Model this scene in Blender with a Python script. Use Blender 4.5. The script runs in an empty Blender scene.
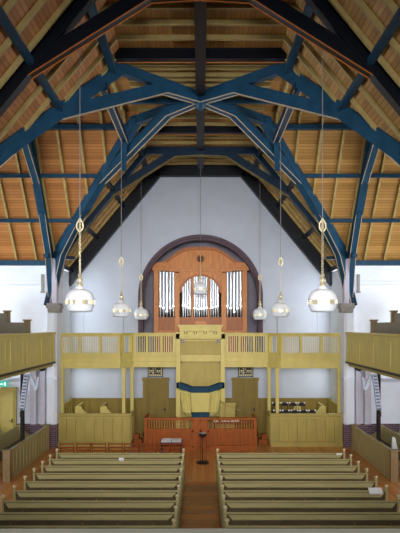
import bpy, bmesh, math, random
from mathutils import Vector, Matrix
random.seed(7)
COL = bpy.context.scene.collection
PI = math.pi
EYE = 4.6          # eye height of the viewer on the rear gallery
F = 638.0

# ------------------------------------------------------------------ materials
def newmat(name):
    m = bpy.data.materials.new(name); m.use_nodes = True
    nt = m.node_tree; b = nt.nodes['Principled BSDF']
    return m, nt, b
def rgb(c, k=1.0):
    return ((c[0]/255)**2.2*k, (c[1]/255)**2.2*k, (c[2]/255)**2.2*k, 1)
def noisy(name, c, var=0.12, scale=6, rough=0.5, stretch=(1,1,1), metal=0.0, bump=0.0, spec=0.22):
    m, nt, b = newmat(name)
    tc = nt.nodes.new('ShaderNodeTexCoord'); mp = nt.nodes.new('ShaderNodeMapping')
    mp.inputs['Scale'].default_value = stretch
    nz = nt.nodes.new('ShaderNodeTexNoise'); nz.inputs['Scale'].default_value = scale
    nz.inputs['Detail'].default_value = 4
    cr = nt.nodes.new('ShaderNodeValToRGB')
    col = rgb(c)
    cr.color_ramp.elements[0].position = .3; cr.color_ramp.elements[1].position = .7
    cr.color_ramp.elements[0].color = tuple(x*(1-var) for x in col[:3])+(1,)
    cr.color_ramp.elements[1].color = tuple(min(1, x*(1+var)) for x in col[:3])+(1,)
    nt.links.new(tc.outputs['Object'], mp.inputs[0]); nt.links.new(mp.outputs[0], nz.inputs['Vector'])
    nt.links.new(nz.outputs['Fac'], cr.inputs[0]); nt.links.new(cr.outputs[0], b.inputs['Base Color'])
    b.inputs['Roughness'].default_value = rough; b.inputs['Metallic'].default_value = metal
    b.inputs['Specular IOR Level'].default_value = spec
    if bump:
        bp = nt.nodes.new('ShaderNodeBump'); bp.inputs['Strength'].default_value = bump
        bp.inputs['Distance'].default_value = .01
        nt.links.new(nz.outputs['Fac'], bp.inputs['Height']); nt.links.new(bp.outputs[0], b.inputs['Normal'])
    return m
def boards(name, c1, c2, axis, width, groove=.16, gdark=.35, rough=.55, lengthaxis=None, length=0, grain=18):
    """planks whose seams repeat along one object axis, each plank its own tone"""
    m, nt, b = newmat(name)
    N = nt.nodes.new; L = nt.links.new
    tc = N('ShaderNodeTexCoord'); sp = N('ShaderNodeSeparateXYZ'); L(tc.outputs['Object'], sp.inputs[0])
    dv = N('ShaderNodeMath'); dv.operation = 'DIVIDE'; dv.inputs[1].default_value = width
    L(sp.outputs[axis], dv.inputs[0])
    fl = N('ShaderNodeMath'); fl.operation = 'FLOOR'; L(dv.outputs[0], fl.inputs[0])
    fr = N('ShaderNodeMath'); fr.operation = 'FRACT'; L(dv.outputs[0], fr.inputs[0])
    seed = fl.outputs[0]
    cb = N('ShaderNodeCombineXYZ'); L(seed, cb.inputs[0])
    if lengthaxis is not None:
        wn0 = N('ShaderNodeTexWhiteNoise'); wn0.noise_dimensions = '1D'; L(seed, wn0.inputs['W'])
        d2 = N('ShaderNodeMath'); d2.operation = 'DIVIDE'; d2.inputs[1].default_value = length
        L(sp.outputs[lengthaxis], d2.inputs[0])
        ad = N('ShaderNodeMath'); ad.operation = 'ADD'; L(d2.outputs[0], ad.inputs[0]); L(wn0.outputs['Value'], ad.inputs[1])
        f2 = N('ShaderNodeMath'); f2.operation = 'FLOOR'; L(ad.outputs[0], f2.inputs[0])
        L(f2.outputs[0], cb.inputs[1])
    wn = N('ShaderNodeTexWhiteNoise'); wn.noise_dimensions = '3D'; L(cb.outputs[0], wn.inputs['Vector'])
    nz = N('ShaderNodeTexNoise'); nz.inputs['Scale'].default_value = 1.0; nz.inputs['Detail'].default_value = 5
    mp = N('ShaderNodeMapping'); s = [2.0, 2.0, 2.0]; s[axis] = grain; mp.inputs['Scale'].default_value = s
    L(tc.outputs['Object'], mp.inputs[0]); L(mp.outputs[0], nz.inputs['Vector'])
    mx = N('ShaderNodeMath'); mx.operation = 'MULTIPLY_ADD'; mx.inputs[1].default_value = .6; 
    mm = N('ShaderNodeMath'); mm.operation = 'MULTIPLY'; mm.inputs[1].default_value = .4
    L(nz.outputs['Fac'], mm.inputs[0]); L(wn.outputs['Value'], mx.inputs[0]); L(mm.outputs[0], mx.inputs[2])
    cr = N('ShaderNodeValToRGB'); cr.color_ramp.elements[0].color = rgb(c1); cr.color_ramp.elements[1].color = rgb(c2)
    cr.color_ramp.elements[0].position = .15; cr.color_ramp.elements[1].position = .85
    L(mx.outputs[0], cr.inputs[0])
    lt = N('ShaderNodeMath'); lt.operation = 'LESS_THAN'; lt.inputs[1].default_value = groove; L(fr.outputs[0], lt.inputs[0])
    mc = N('ShaderNodeMix'); mc.data_type = 'RGBA'; mc.blend_type = 'MULTIPLY'
    L(lt.outputs[0], mc.inputs[0]); L(cr.outputs[0], mc.inputs[6]); mc.inputs[7].default_value = (gdark, gdark, gdark, 1)
    L(mc.outputs[2], b.inputs['Base Color']); b.inputs['Roughness'].default_value = rough
    b.inputs['Specular IOR Level'].default_value = .25
    return m
def plain(name, c, rough=.5, metal=0, emit=0):
    m, nt, b = newmat(name)
    b.inputs['Base Color'].default_value = rgb(c); b.inputs['Roughness'].default_value = rough
    b.inputs['Metallic'].default_value = metal
    if emit:
        b.inputs['Emission Color'].default_value = rgb(c); b.inputs['Emission Strength'].default_value = emit
    return m
def bricks(name):
    m, nt, b = newmat(name); N = nt.nodes.new; L = nt.links.new
    tc = N('ShaderNodeTexCoord'); sp = N('ShaderNodeSeparateXYZ'); L(tc.outputs['Object'], sp.inputs[0])
    ad = N('ShaderNodeMath'); L(sp.outputs[0], ad.inputs[0]); L(sp.outputs[1], ad.inputs[1])
    cb = N('ShaderNodeCombineXYZ'); L(ad.outputs[0], cb.inputs[0]); L(sp.outputs[2], cb.inputs[1])
    br = N('ShaderNodeTexBrick'); br.inputs['Scale'].default_value = 1
    br.inputs['Brick Width'].default_value = .22; br.inputs['Row Height'].default_value = .075
    br.inputs['Mortar Size'].default_value = .008
    br.inputs['Color1'].default_value = rgb((98,66,78)); br.inputs['Color2'].default_value = rgb((66,46,62)); br.inputs['Mortar'].default_value = rgb((140,125,135))
    L(cb.outputs[0], br.inputs['Vector']); L(br.outputs['Color'], b.inputs['Base Color']); b.inputs['Roughness'].default_value = .6
    return m

M = {}
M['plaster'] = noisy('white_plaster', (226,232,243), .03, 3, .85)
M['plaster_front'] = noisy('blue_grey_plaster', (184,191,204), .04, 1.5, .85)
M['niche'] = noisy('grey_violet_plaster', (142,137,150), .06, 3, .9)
M['ring'] = noisy('violet_brown_moulding', (92,78,86), .1, 3, .7)
M['chair'] = noisy('chair_wood', (124,60,30), .15, 6, .4)
M['spindle'] = noisy('pale_spindle_paint', (226,216,164), .05, 5, .45)
M['brick'] = bricks('brown_brick')
M['plank_z'] = boards('roof_planks_slope', (150,98,54), (180,124,74), 2, .085, .16, .55)
M['plank_zr'] = boards('roof_planks_slope_tan', (150,110,58), (180,138,82), 2, .085, .16, .55)
M['plank_x'] = boards('roof_planks_nave', (134,94,50), (164,120,66), 0, .11, .12, .55)
M['plank_y'] = boards('roof_planks_transept', (134,94,50), (164,120,66), 1, .11, .12, .55)
M['rafter'] = noisy('rafter_olive', (160,142,92), .12, 5, .6)
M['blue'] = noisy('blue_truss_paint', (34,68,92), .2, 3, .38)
M['blue_shaded'] = noisy('blue_truss_in_shade', (12,18,28), .22, 3, .4)  # shaded copy of the truss blue, for members that look unlit
M['blue_half_shaded'] = noisy('blue_truss_half_shade', (20,44,64), .22, 3, .4)  # half-shaded copy of the truss blue, light falloff put into the colour
M['cream'] = noisy('cream_moulding', (176,160,138), .06, 8, .5)
M['stone'] = noisy('grey_stone', (150,146,140), .15, 12, .85, bump=.3)
M['yellow'] = noisy('yellow_olive_paint', (206,190,112), .07, 4, .45, (1,1,.4))
M['yellow_d'] = noisy('yellow_olive_deeper', (176,158,88), .08, 4, .5, (1,1,.4))
M['olive'] = noisy('brown_olive_paint', (132,112,52), .1, 4, .5, (1,1,.4))
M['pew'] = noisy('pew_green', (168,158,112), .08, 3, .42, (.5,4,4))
M['pew_d'] = noisy('pew_shaded_brown', (92,80,60), .2, 5, .6)  # dark tone paints the shade below the book ledges and inside the pews
M['knob'] = noisy('pew_knob_cream', (205,192,150), .08, 10, .45)
M['floor'] = boards('floor_planks', (184,112,54), (222,158,90), 0, .13, .06, .5, .28, 1, 3.2, 14)
M['aisle'] = boards('aisle_planks', (112,42,14), (176,90,36), 1, .42, .05, .6, .25, 0, 2.5, 10)
M['oak'] = noisy('organ_oak', (194,124,64), .18, 3, .4, (4,4,.7))
M['oak_d'] = noisy('organ_oak_dark', (164,96,46), .18, 3, .4, (4,4,.7))
M['red'] = noisy('reddish_wood', (152,80,26), .24, 4, .5, (3,3,.6))
M['red_d'] = noisy('reddish_wood_dark', (96,42,22), .2, 4, .4)
M['black'] = plain('black_chair_and_shade', (14,13,14), .7)  # own black of the chairs; painted shade in organ gaps and pierced openings
M['tin'] = noisy('organ_pipe_tin', (218,222,230), .04, 2, .28, (1,1,.3), metal=.85)
M['iron'] = noisy('dark_brown_iron', (46,38,36), .2, 8, .45)
M['brass'] = noisy('pale_brass', (220,208,172), .1, 20, .3, metal=.5)
M['cord'] = plain('grey_cord', (128,124,124), .6)
M['lampwhite'] = plain('white_enamel', (236,240,244), .5)
M['glasswhite'] = plain('opal_glass', (228,236,244), .45)
M['cloth_blue'] = noisy('blue_cushion_cloth', (40,68,88), .3, 14, .85, bump=.3)
M['cloth_dark'] = noisy('dark_cushion_end', (14,22,34), .3, 14, .9)
M['paper'] = plain('white_paper', (236,238,244), .7)
M['navy'] = plain('navy_edge', (34,34,78), .6)
M['silver'] = noisy('silver_perforated', (168,176,192), .35, 30, .4, metal=.3)
M['lav'] = noisy('lavender_grey_paint', (196,192,206), .05, 5, .7)
M['navygrey'] = plain('grey_blue_grille', (84,92,116), .6)
M['green'] = plain('exit_green', (40,170,140), .4, 0, .6)
M['signwhite'] = plain('exit_white', (240,250,250), .4, 0, .8)
M['brownpost'] = noisy('brown_bench_post', (140,118,86), .12, 8, .5)
M['greybench'] = noisy('grey_bench_boards', (140,132,112), .1, 5, .5, (1,.3,4))
M['parapet'] = noisy('grey_olive_parapet', (150,150,136), .06, 4, .5)
M['daylight'] = plain('window_daylight', (225,235,255), .5, 0, 3.0)

# ------------------------------------------------------------------ mesh helpers
class MB:
    def __init__(s): s.bm = bmesh.new()
    def hexa(s, p):
        v = [s.bm.verts.new(q) for q in p]
        for f in ((0,1,2,3),(7,6,5,4),(0,4,5,1),(1,5,6,2),(2,6,7,3),(3,7,4,0)):
            s.bm.faces.new([v[i] for i in f])
        return s
    def box(s, x0,x1,y0,y1,z0,z1):
        if x0>x1: x0,x1=x1,x0
        if y0>y1: y0,y1=y1,y0
        if z0>z1: z0,z1=z1,z0
        return s.hexa([(x0,y0,z0),(x0,y1,z0),(x1,y1,z0),(x1,y0,z0),(x0,y0,z1),(x0,y1,z1),(x1,y1,z1),(x1,y0,z1)])
    def bar(s, a, b, w, d, up=(0,0,1)):
        """rectangular bar from a to b; w across, d along 'up'"""
        a=Vector(a); b=Vector(b); t=(b-a).normalized(); u=Vector(up)
        side=t.cross(u)
        if side.length<1e-4: side=t.cross(Vector((1,0,0)))
        side.normalize(); u=side.cross(t).normalized()
        sw=side*w/2; ud=u*d/2
        return s.hexa([a-sw-ud,a+sw-ud,a+sw+ud,a-sw+ud,b-sw-ud,b+sw-ud,b+sw+ud,b-sw+ud])
    def prism(s, pts, fn, t0, t1):
        """polygon pts in 2D extruded between t0,t1; fn(u,v,t)->xyz"""
        a=[s.bm.verts.new(fn(u,v,t0)) for u,v in pts]; b=[s.bm.verts.new(fn(u,v,t1)) for u,v in pts]
        s.bm.faces.new(a); s.bm.faces.new(b[::-1]); n=len(pts)
        for i in range(n): s.bm.faces.new([a[i],b[i],b[(i+1)%n],a[(i+1)%n]])
        return s
    def tube(s, pts, r, n=8, caps=True):
        rings=[]; pts=[Vector(p) for p in pts]
        for i,p in enumerate(pts):
            t=(pts[min(i+1,len(pts)-1)]-pts[max(i-1,0)]).normalized()
            a=t.cross(Vector((0,1,0)) if abs(t.y)<.9 else Vector((1,0,0))).normalized(); b=t.cross(a)
            rr=r[i] if isinstance(r,(list,tuple)) else r
            rings.append([s.bm.verts.new(p+(a*math.cos(2*PI*k/n)+b*math.sin(2*PI*k/n))*rr) for k in range(n)])
        for i in range(len(rings)-1):
            for k in range(n):
                s.bm.faces.new([rings[i][k],rings[i][(k+1)%n],rings[i+1][(k+1)%n],rings[i+1][k]])
        if caps: s.bm.faces.new(rings[0]); s.bm.faces.new(rings[-1][::-1])
        return s
    def lathe(s, prof, n=24, c=(0,0,0)):
        c=Vector(c); rings=[]
        for r,z in prof:
            if r<1e-5: rings.append([s.bm.verts.new(c+Vector((0,0,z)))])
            else: rings.append([s.bm.verts.new(c+Vector((r*math.cos(2*PI*k/n),r*math.sin(2*PI*k/n),z))) for k in range(n)])
        for i in range(len(rings)-1):
            A,B=rings[i],rings[i+1]
            for k in range(n):
                k2=(k+1)%n
                if len(A)==1 and len(B)==1: continue
                if len(A)==1: s.bm.faces.new([A[0],B[k],B[k2]])
                elif len(B)==1: s.bm.faces.new([A[k],B[0],A[k2]])
                else: s.bm.faces.new([A[k],B[k],B[k2],A[k2]])
        return s
    def build(s, name, mat, parent=None, smooth=False, bevel=0):
        bmesh.ops.recalc_face_normals(s.bm, faces=s.bm.faces)
        me=bpy.data.meshes.new(name); s.bm.to_mesh(me); s.bm.free()
        for m in (mat if isinstance(mat,list) else [mat]): me.materials.append(m)
        if smooth:
            for p in me.polygons: p.use_smooth=True
            try: me.set_sharp_from_angle(angle=math.radians(40))
            except Exception: pass
        o=bpy.data.objects.new(name,me); COL.objects.link(o)
        if parent is not None: o.parent=parent
        if bevel:
            md=o.modifiers.new('bevel','BEVEL'); md.width=bevel; md.segments=2; md.limit_method='ANGLE'
        return o
def tag(o, label, cat, group=None):
    o['label']=label; o['category']=cat
    if group: o['group']=group
    return o
def thing(name, loc, label, cat, group=None, rz=0):
    o=bpy.data.objects.new(name,None); COL.objects.link(o); o.location=loc; o.rotation_euler=(0,0,rz)
    o.empty_display_size=.2
    return tag(o,label,cat,group)
def struct(o, label=None):
    o['kind']='structure'
    if label: o['label']=label
    return o
def dup(root, loc, label=None, rz=None, group=None):
    r=root.copy(); COL.objects.link(r); r.location=loc
    if rz is not None: r.rotation_euler=(0,0,rz)
    if label: r['label']=label
    if group: r['group']=group
    def kids(src,dst):
        for ch in list(src.children):
            c=ch.copy(); COL.objects.link(c); c.parent=dst; kids(ch,c)
    kids(root,r)
    return r
ORD=['first','second','third','fourth','fifth','sixth','seventh','eighth','ninth','tenth','eleventh','twelfth','thirteenth','fourteenth','fifteenth','sixteenth']

# ------------------------------------------------------------------ room shell
YC=18.4; HW=5.6; RIDGE=9.3; PITCH=1.22; FLATX=2.0; YW=27.5; YB=-3.0; TX=12.2
FLATH=EYE+RIDGE-PITCH*FLATX; EAVE=EYE+RIDGE-PITCH*HW      # 11.46, 7.07
def hs(u): return EYE+RIDGE-PITCH*u
b=MB(); b.box(-TX,TX,YB,YW+.5,-.2,0); struct(b.build('floor',M['floor']),'varnished plank floor')
b=MB(); b.box(-.5,.5,3,18.8,0,.012); struct(b.build('floor_aisle',M['aisle']),'dark red-brown aisle boards')

# ceiling: one mesh of boarded slopes and flats
bm=bmesh.new()
def face(pts, mi):
    f=bm.faces.new([bm.verts.new(p) for p in pts]); f.material_index=mi
for sx in (-1,1):
    for (ya,yb,sy) in ((YB-YC,-FLATX,-1),(FLATX,YW+.4-YC,1)):
        e=ya if sy<0 else yb
        # nave / chancel slopes: materials striped by height
        face([(sx*FLATX,YC+sy*FLATX,FLATH),(sx*HW,YC+sy*HW,EAVE),(sx*HW,YC+e,EAVE),(sx*FLATX,YC+e,FLATH)],0 if sx<0 else 1)
        # nave / chancel flats
        if sx<0: face([(-FLATX,YC+sy*FLATX,FLATH),(FLATX,YC+sy*FLATX,FLATH),(FLATX,YC+e,FLATH),(-FLATX,YC+e,FLATH)],2)
    for sy in (-1,1):
        face([(sx*FLATX,YC+sy*FLATX,FLATH),(sx*HW,YC+sy*HW,EAVE),(sx*TX,YC+sy*HW,EAVE),(sx*TX,YC+sy*FLATX,FLATH)],0 if sx<0 else 1)
    face([(sx*FLATX,YC-FLATX,FLATH),(sx*FLATX,YC+FLATX,FLATH),(sx*TX,YC+FLATX,FLATH),(sx*TX,YC-FLATX,FLATH)],3)
face([(-FLATX,YC-FLATX,FLATH),(FLATX,YC-FLATX,FLATH),(FLATX,YC+FLATX,FLATH),(-FLATX,YC+FLATX,FLATH)],2)
for f in bm.faces:
    f.normal_update()
    if f.normal.z>0: f.normal_flip()
me=bpy.data.meshes.new('ceiling'); bm.to_mesh(me); bm.free()
for k in ('plank_z','plank_zr','plank_x','plank_y'): me.materials.append(M[k])
o=bpy.data.objects.new('ceiling',me); COL.objects.link(o); struct(o,'boarded roof lining')
md=o.modifiers.new('thick','SOLIDIFY'); md.thickness=.06; md.offset=-1

# front wall with the round-headed organ niche
NR=2.67; NZ=EYE+1.25; NB=3.28
b=MB()
def yf(u,v,t): return (u,t,v)
b.prism([(-HW-.4,0),(-NR,0),(-NR,12.3),(-HW-.4,12.3)],yf,YW,YW+.35)
b.prism([(NR,0),(HW+.4,0),(HW+.4,12.3),(NR,12.3)],yf,YW,YW+.35)
b.prism([(-NR,0),(NR,0),(NR,NB),(-NR,NB)],yf,YW,YW+.35)
NS=36
for k in range(NS):
    a0=PI-PI*k/NS; a1=PI-PI*(k+1)/NS
    p0=(NR*math.cos(a0),NZ+NR*math.sin(a0)); p1=(NR*math.cos(a1),NZ+NR*math.sin(a1))
    b.prism([p0,p1,(p1[0],12.3),(p0[0],12.3)],yf,YW,YW+.35)
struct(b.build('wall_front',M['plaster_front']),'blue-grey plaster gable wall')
b=MB(); b.box(-NR-.4,NR+.4,YW+1.9,YW+2.0,3,9.2); b.box(-NR-.4,-NR-.3,YW+.35,YW+1.9,3,9.2); b.box(NR+.3,NR+.4,YW+.35,YW+1.9,3,9.2)
b.box(-NR-.4,NR+.4,YW+.35,YW+2,9.1,9.2); b.box(-NR-.4,NR+.4,YW+.35,YW+2,3.1,3.28)
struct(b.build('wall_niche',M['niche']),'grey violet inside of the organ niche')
# arch moulding
b=MB(); prof=[(NR+.02,0),(NR-.2,.0)]
n=48
def ring(r0,r1,y0,y1):
    for k in range(n):
        a0=PI-PI*k/n; a1=PI-PI*(k+1)/n
        def P(r,a,y): return (r*math.cos(a),y,NZ+r*math.sin(a))
        b.hexa([P(r0,a0,y0),P(r1,a0,y0),P(r1,a0,y1),P(r0,a0,y1),P(r0,a1,y0),P(r1,a1,y0),P(r1,a1,y1),P(r0,a1,y1)])
    for s in (-1,1): b.box(s*r0,s*r1,y0,y1,NB,NZ)
ring(NR-.1,NR+.02,YW-.04,YW+.3); ring(NR-.2,NR-.1,YW+.08,YW+.4)
struct(b.build('trim_1',M['ring']),'violet-brown round moulding of the organ niche')
# thin blind panel lines and string course on the front wall
b=MB()
for s in (-1,1):
    for u in (3.35,5.05): b.box(s*u-.02,s*u+.02,YW-.025,YW,NB+.3,5.75)
    b.box(s*3.33,s*5.07,YW-.025,YW,5.73,5.77)
struct(b.build('trim_2',M['plaster_front']),'raised panel lines on the gable wall')

# chancel side walls, transept walls, nave walls
for s,nm in ((-1,'left'),(1,'right')):
    b=MB(); b.box(s*HW,s*(HW+.4),24.6,YW,0,EAVE+.05); struct(b.build('wall_chancel_'+nm,M['plaster']))
    b=MB(); b.box(s*5.75,s*(TX+.3),24.2,24.6,.9,EAVE+.05); struct(b.build('wall_transept_'+nm,M['plaster']),'white plaster wall of the '+nm+' transept')
    b=MB(); b.box(s*5.42,s*(TX+.3),24.14,24.6,0,.9); struct(b.build('baseboard_'+nm,M['brick']),'glazed brown brick dado')
    b=MB(); b.box(s*5.75,s*TX,24.12,24.2,EYE+1.5,EYE+1.56); b.box(s*5.75,s*TX,24.15,24.2,EYE+1.66,EYE+1.7)
    b.box(s*5.75,s*TX,24.1,24.2,2.58+.02,2.64)
    struct(b.build('trim_'+('3' if s<0 else '4'),M['plaster']),'plaster string course')
    # end wall of transept with three tall windows, near wall of transept, nave wall
    b=MB(); X=s*TX
    b.box(X,X+s*.3,12.5,24.6,0,1.6); b.box(X,X+s*.3,12.5,24.6,6.4,11.8)
    for (ya,yb) in ((12.5,13.6),(16,17.1),(19.7,20.8),(23.2,24.6)): b.box(X,X+s*.3,ya,yb,1.6,6.4)
    struct(b.build('wall_'+nm,M['plaster']))
    k=1
    for (ya,yb) in ((13.6,16),(17.1,19.7),(20.8,23.2)):
        w=thing('window_%d'%(k+(0 if s<0 else 3)),(X,(ya+yb)/2,4),'tall transept window','window'); del w['category']; w['kind']='structure'
        b=MB()
        b.box(-.05,.05,ya-(ya+yb)/2,ya-(ya+yb)/2+.07,-2.4,2.4); b.box(-.05,.05,yb-(ya+yb)/2-.07,yb-(ya+yb)/2,-2.4,2.4)
        for z in (-2.4,-1.2,0,1.2,2.33): b.box(-.04,.04,-(yb-ya)/2,(yb-ya)/2,z,z+.06)
        for y in (-.4,.4): b.box(-.04,.04,y-.03,y+.03,-2.4,2.4)
        b.build('window_frame',M['plaster'],w)
        b=MB(); b.box(s*.1,s*.12,-(yb-ya)/2,(yb-ya)/2,-2.4,2.4); b.build('window_glass',M['daylight'],w)
        k+=1
    b=MB(); b.box(s*HW,s*(TX+.3),12.2,12.6,0,EAVE+.05); struct(b.build('wall_transept_near_'+nm,M['plaster']))
    b=MB(); b.box(s*HW,s*(HW+.3),YB,12.2,0,EAVE+.05); struct(b.build('wall_nave_'+nm,M['plaster']))
    # crossing pier, chamfered
    b=MB(); x0=s*5.40; x1=s*5.76
    b.prism([(x0,24.0),(x0,24.62),(x1,24.62),(x1,23.92),(x0+s*.08,23.92)],lambda u,v,t:(u,v,t),.9,EAVE)
    b.box(x0-s*.03,x1,23.87,24.6,2.6,2.68)
    struct(b.build('wall_pier_'+nm,M['plaster']),'white crossing pier')
b=MB(); b.box(-TX,TX,YB-.3,YB,0,11.8); struct(b.build('wall_back',M['plaster']))
# wainscot on the front wall
b=MB(); b.box(-HW,HW,YW-.05,YW,0,1.5)
x=-5.5
while x<5.5:
    b.box(x,x+.09,YW-.075,YW-.05,.15,1.42); x+=.62
b.box(-HW,HW,YW-.09,YW,1.42,1.5); b.box(-HW,HW,YW-.08,YW,0,.15)
struct(b.build('trim_5',M['olive']),'olive panelled wainscot below the front wall')

# ------------------------------------------------------------------ roof: rafters, purlins, trusses
cnt=0
def one(name,mb,mat,label,cat,group=None,parent=None):
    o=mb.build(name,mat); tag(o,label,cat,group); return o
def roof_pt(arm,u,v,drop):
    """arm nave: u across x, v=Y ; arm transept: u along y', v=X"""
    if arm=='nave': return (u,v,hs(abs(u))-drop)
    return (v,YC+u,hs(abs(u))-drop)
# nave rafters
ys=[8.4+.74*k for k in range(14)]+[18.4+2.35+.74*k for k in range(9)]
for s,side in ((-1,'left'),(1,'right')):
    for k,y in enumerate(ys):
        yp=abs(y-YC)
        lo=min(HW,yp) if yp<HW else HW
        if lo<=FLATX+.15: continue
        b=MB(); b.bar((s*FLATX,y,FLATH-.06),(s*lo,y,hs(lo)-.06),.075,.11)
        where='nave' if y<YC else 'chancel'
        i=k if y<YC else k-14
        one('rafter',b,M['rafter'],'olive rafter, %s slope of the %s, %s from the %s'%(side,where,ORD[i],'viewer' if y<YC else 'crossing'),'rafter','rafters of the nave and chancel roof')
for k,y in enumerate(ys):
    b=MB(); b.box(-FLATX,FLATX,y-.04,y+.04,FLATH-.11,FLATH)
    one('ceiling_joist',b,M['rafter'],'olive joist across the flat %s ceiling, %s from the %s'%('nave' if y<YC else 'chancel',ORD[k if y<YC else k-14],'viewer' if y<YC else 'crossing'),'joist','joists of the flat ceiling')
for k,y in enumerate((16.8,17.6,18.4,19.2,20.0)):
    b=MB(); b.box(-FLATX,FLATX,y-.04,y+.04,FLATH-.11,FLATH)
    one('ceiling_joist',b,M['rafter'],'olive joist over the centre of the crossing, %s from the near side'%ORD[k],'joist','joists of the flat ceiling')
xs=[2.45+.74*k for k in range(10)]
for s,side in ((-1,'left'),(1,'right')):
    for k,x in enumerate(xs):
        for sy,fs in ((1,'far'),):
            lo=min(x,HW)
            b=MB(); b.bar((s*x,YC+sy*FLATX,FLATH-.06),(s*x,YC+sy*lo,hs(lo)-.06),.075,.11)
            one('rafter',b,M['rafter'],'olive rafter, %s slope of the %s transept, %s outward from the crossing'%(fs,side,ORD[k]),'rafter','rafters of the transept roofs')
        b=MB(); b.box(s*x-.04,s*x+.04,YC-FLATX,YC+FLATX,FLATH-.11,FLATH)
        one('ceiling_joist',b,M['rafter'],'olive joist across the flat ceiling of the %s transept, %s outward'%(side,ORD[k]),'joist','joists of the flat ceiling')
# purlins
lev=[('eaves',2.56,.2),('lower',3.96,.13),('middle',5.3,.13),('upper',6.62,.16)]
for nm,h,w in lev:
    u=(RIDGE-h)/PITCH
    for s,side in ((-1,'left'),(1,'right')):
        uu=min(u,HW-.08)
        for sy,fs in ((1,'far'),(-1,'near')):
            b=MB(); b.bar((s*max(uu,1.9),YC+sy*uu,EYE+h-.2),(s*TX,YC+sy*uu,EYE+h-.2),w,w*.9)
            one('purlin',b,M['blue'],'blue %s purlin along the %s slope of the %s transept'%(nm,fs,side),'purlin','blue purlins')
            e=YW if sy>0 else 3
            b=MB(); b.bar((s*uu,YC+sy*max(uu,1.9),EYE+h-.2),(s*uu,e,EYE+h-.2),w,w*.9)
            one('purlin',b,M['blue'] if sy<0 else M['blue_shaded'],'blue %s purlin along the %s slope of the %s'%(nm,side,'chancel' if sy>0 else 'nave'),'purlin','blue purlins')

PROF=[(5.62,.72),(5.05,2.6),(3.57,4.72),(.97,6.36)]
def offset_poly(pts,d):
    out=[]
    for i,p in enumerate(pts):
        a=Vector(pts[max(i-1,0)]); c=Vector(pts[min(i+1,len(pts)-1)]); q=Vector(p)
        d1=(q-a).normalized() if i>0 else (c-q).normalized()
        d2=(c-q).normalized() if i<len(pts)-1 else (q-a).normalized()
        n1=Vector((-d1.y,d1.x)); n2=Vector((-d2.y,d2.x)); m=(n1+n2).normalized()
        out.append(q+m*d/max(.3,m.dot(n1)))
    return out
def sweep(b,pts,d0,d1,fn,w0,w1):
    A=offset_poly(pts,d0); B=offset_poly(pts,d1)
    for i in range(len(pts)-1):
        q=[A[i],A[i+1],B[i+1],B[i]]
        b.hexa([fn(p[0],p[1],w0) for p in q]+[fn(p[0],p[1],w1) for p in q])
def truss(name,label,fn,mat,strip='cream',center=True,halves=(-1,1),wall_post=True,collar=True,hammer=True):
    t=thing(name,(0,0,0),label,'truss')
    W=.11
    for s in halves:
        pts=[(s*u,EYE+h) for u,h in PROF]
        if center: pts.append((0,EYE+6.42))
        sg=1 if s<0 else -1    # offset towards the roof side
        b=MB(); sweep(b,pts,0,sg*.27,fn,-W,W); b.build('arched_brace',mat,t)
        b=MB(); sweep(b,pts,-sg*.02,sg*.0,fn,-W-.008,-W+.012); sweep(b,pts,-sg*.02,0,fn,W-.012,W+.008)
        o=b.build('edge_moulding',M[strip],t); o['label']='pale lining strips along the lower edge' if strip=='cream' else 'brown lining strips along the lower edge'
        rp=[(s*5.55,EYE+2.42),(s*2.05,EYE+6.66)]
        b=MB(); sweep(b,rp,-sg*.16,sg*.12,fn,-.13,.13); b.build('principal_rafter',mat,t)
        if collar:
            b=MB(); b.hexa([fn(s*2.25,EYE+6.46,-.1),fn(0,EYE+6.46,-.1),fn(0,EYE+6.72,-.1),fn(s*2.25,EYE+6.72,-.1),fn(s*2.25,EYE+6.46,.1),fn(0,EYE+6.46,.1),fn(0,EYE+6.72,.1),fn(s*2.25,EYE+6.72,.1)])
            b.build('collar',mat,t)
        if wall_post:
            b=MB(); 
            q=[(s*5.66,EYE+.72),(s*5.5,EYE+.72),(s*5.5,EYE+2.5),(s*5.66,EYE+2.5)]
            b.hexa([fn(p[0],p[1],-.1) for p in q]+[fn(p[0],p[1],.1) for p in q]); b.build('wall_post',mat,t)
        if hammer:
            q=[(s*5.62,EYE+2.5),(s*4.72,EYE+2.5),(s*4.72,EYE+2.62),(s*5.62,EYE+2.62)]
            b=MB(); b.hexa([fn(p[0],p[1],-.09) for p in q]+[fn(p[0],p[1],.09) for p in q]); b.build('hammer_beam',mat,t)
            q=[(s*4.0,EYE+4.0),(s*4.1,EYE+4.12),(s*4.42,EYE+3.78),(s*4.3,EYE+3.65)]
            b=MB(); b.hexa([fn(p[0],p[1],-.06) for p in q]+[fn(p[0],p[1],.06) for p in q]); b.build('tie_block',mat,t)
    return t
truss('roof_truss','shade-darkened blue arched truss nearest the viewer, crossing the top of the picture',lambda u,h,w:(u,12.45+w,h),M['blue_shaded'],'oak_d')
truss('roof_truss','blue arched truss at the mouth of the chancel behind the crossing',lambda u,h,w:(u,24.0+w,h),M['blue_half_shaded'],'olive')
wt=thing('roof_truss',(0,0,0),'dark straight-sided truss framing the top of the gable wall','truss')
for sg in (-1,1):
    fn=lambda u,h,w:(u,27.3+w,h)
    b=MB(); q=[(sg*1.72,EYE+6.4),(sg*2.0,EYE+6.8),(sg*5.58,EYE+2.4),(sg*5.58,EYE+1.7)]
    b.hexa([fn(p[0],p[1],-.15) for p in q]+[fn(p[0],p[1],.15) for p in q]); b.build('principal_rafter',M['blue_shaded'],wt)
    b=MB(); q=[(sg*3.5,EYE+3.0),(sg*3.62,EYE+3.0),(sg*3.62,EYE+4.2),(sg*3.5,EYE+4.2)]
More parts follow.
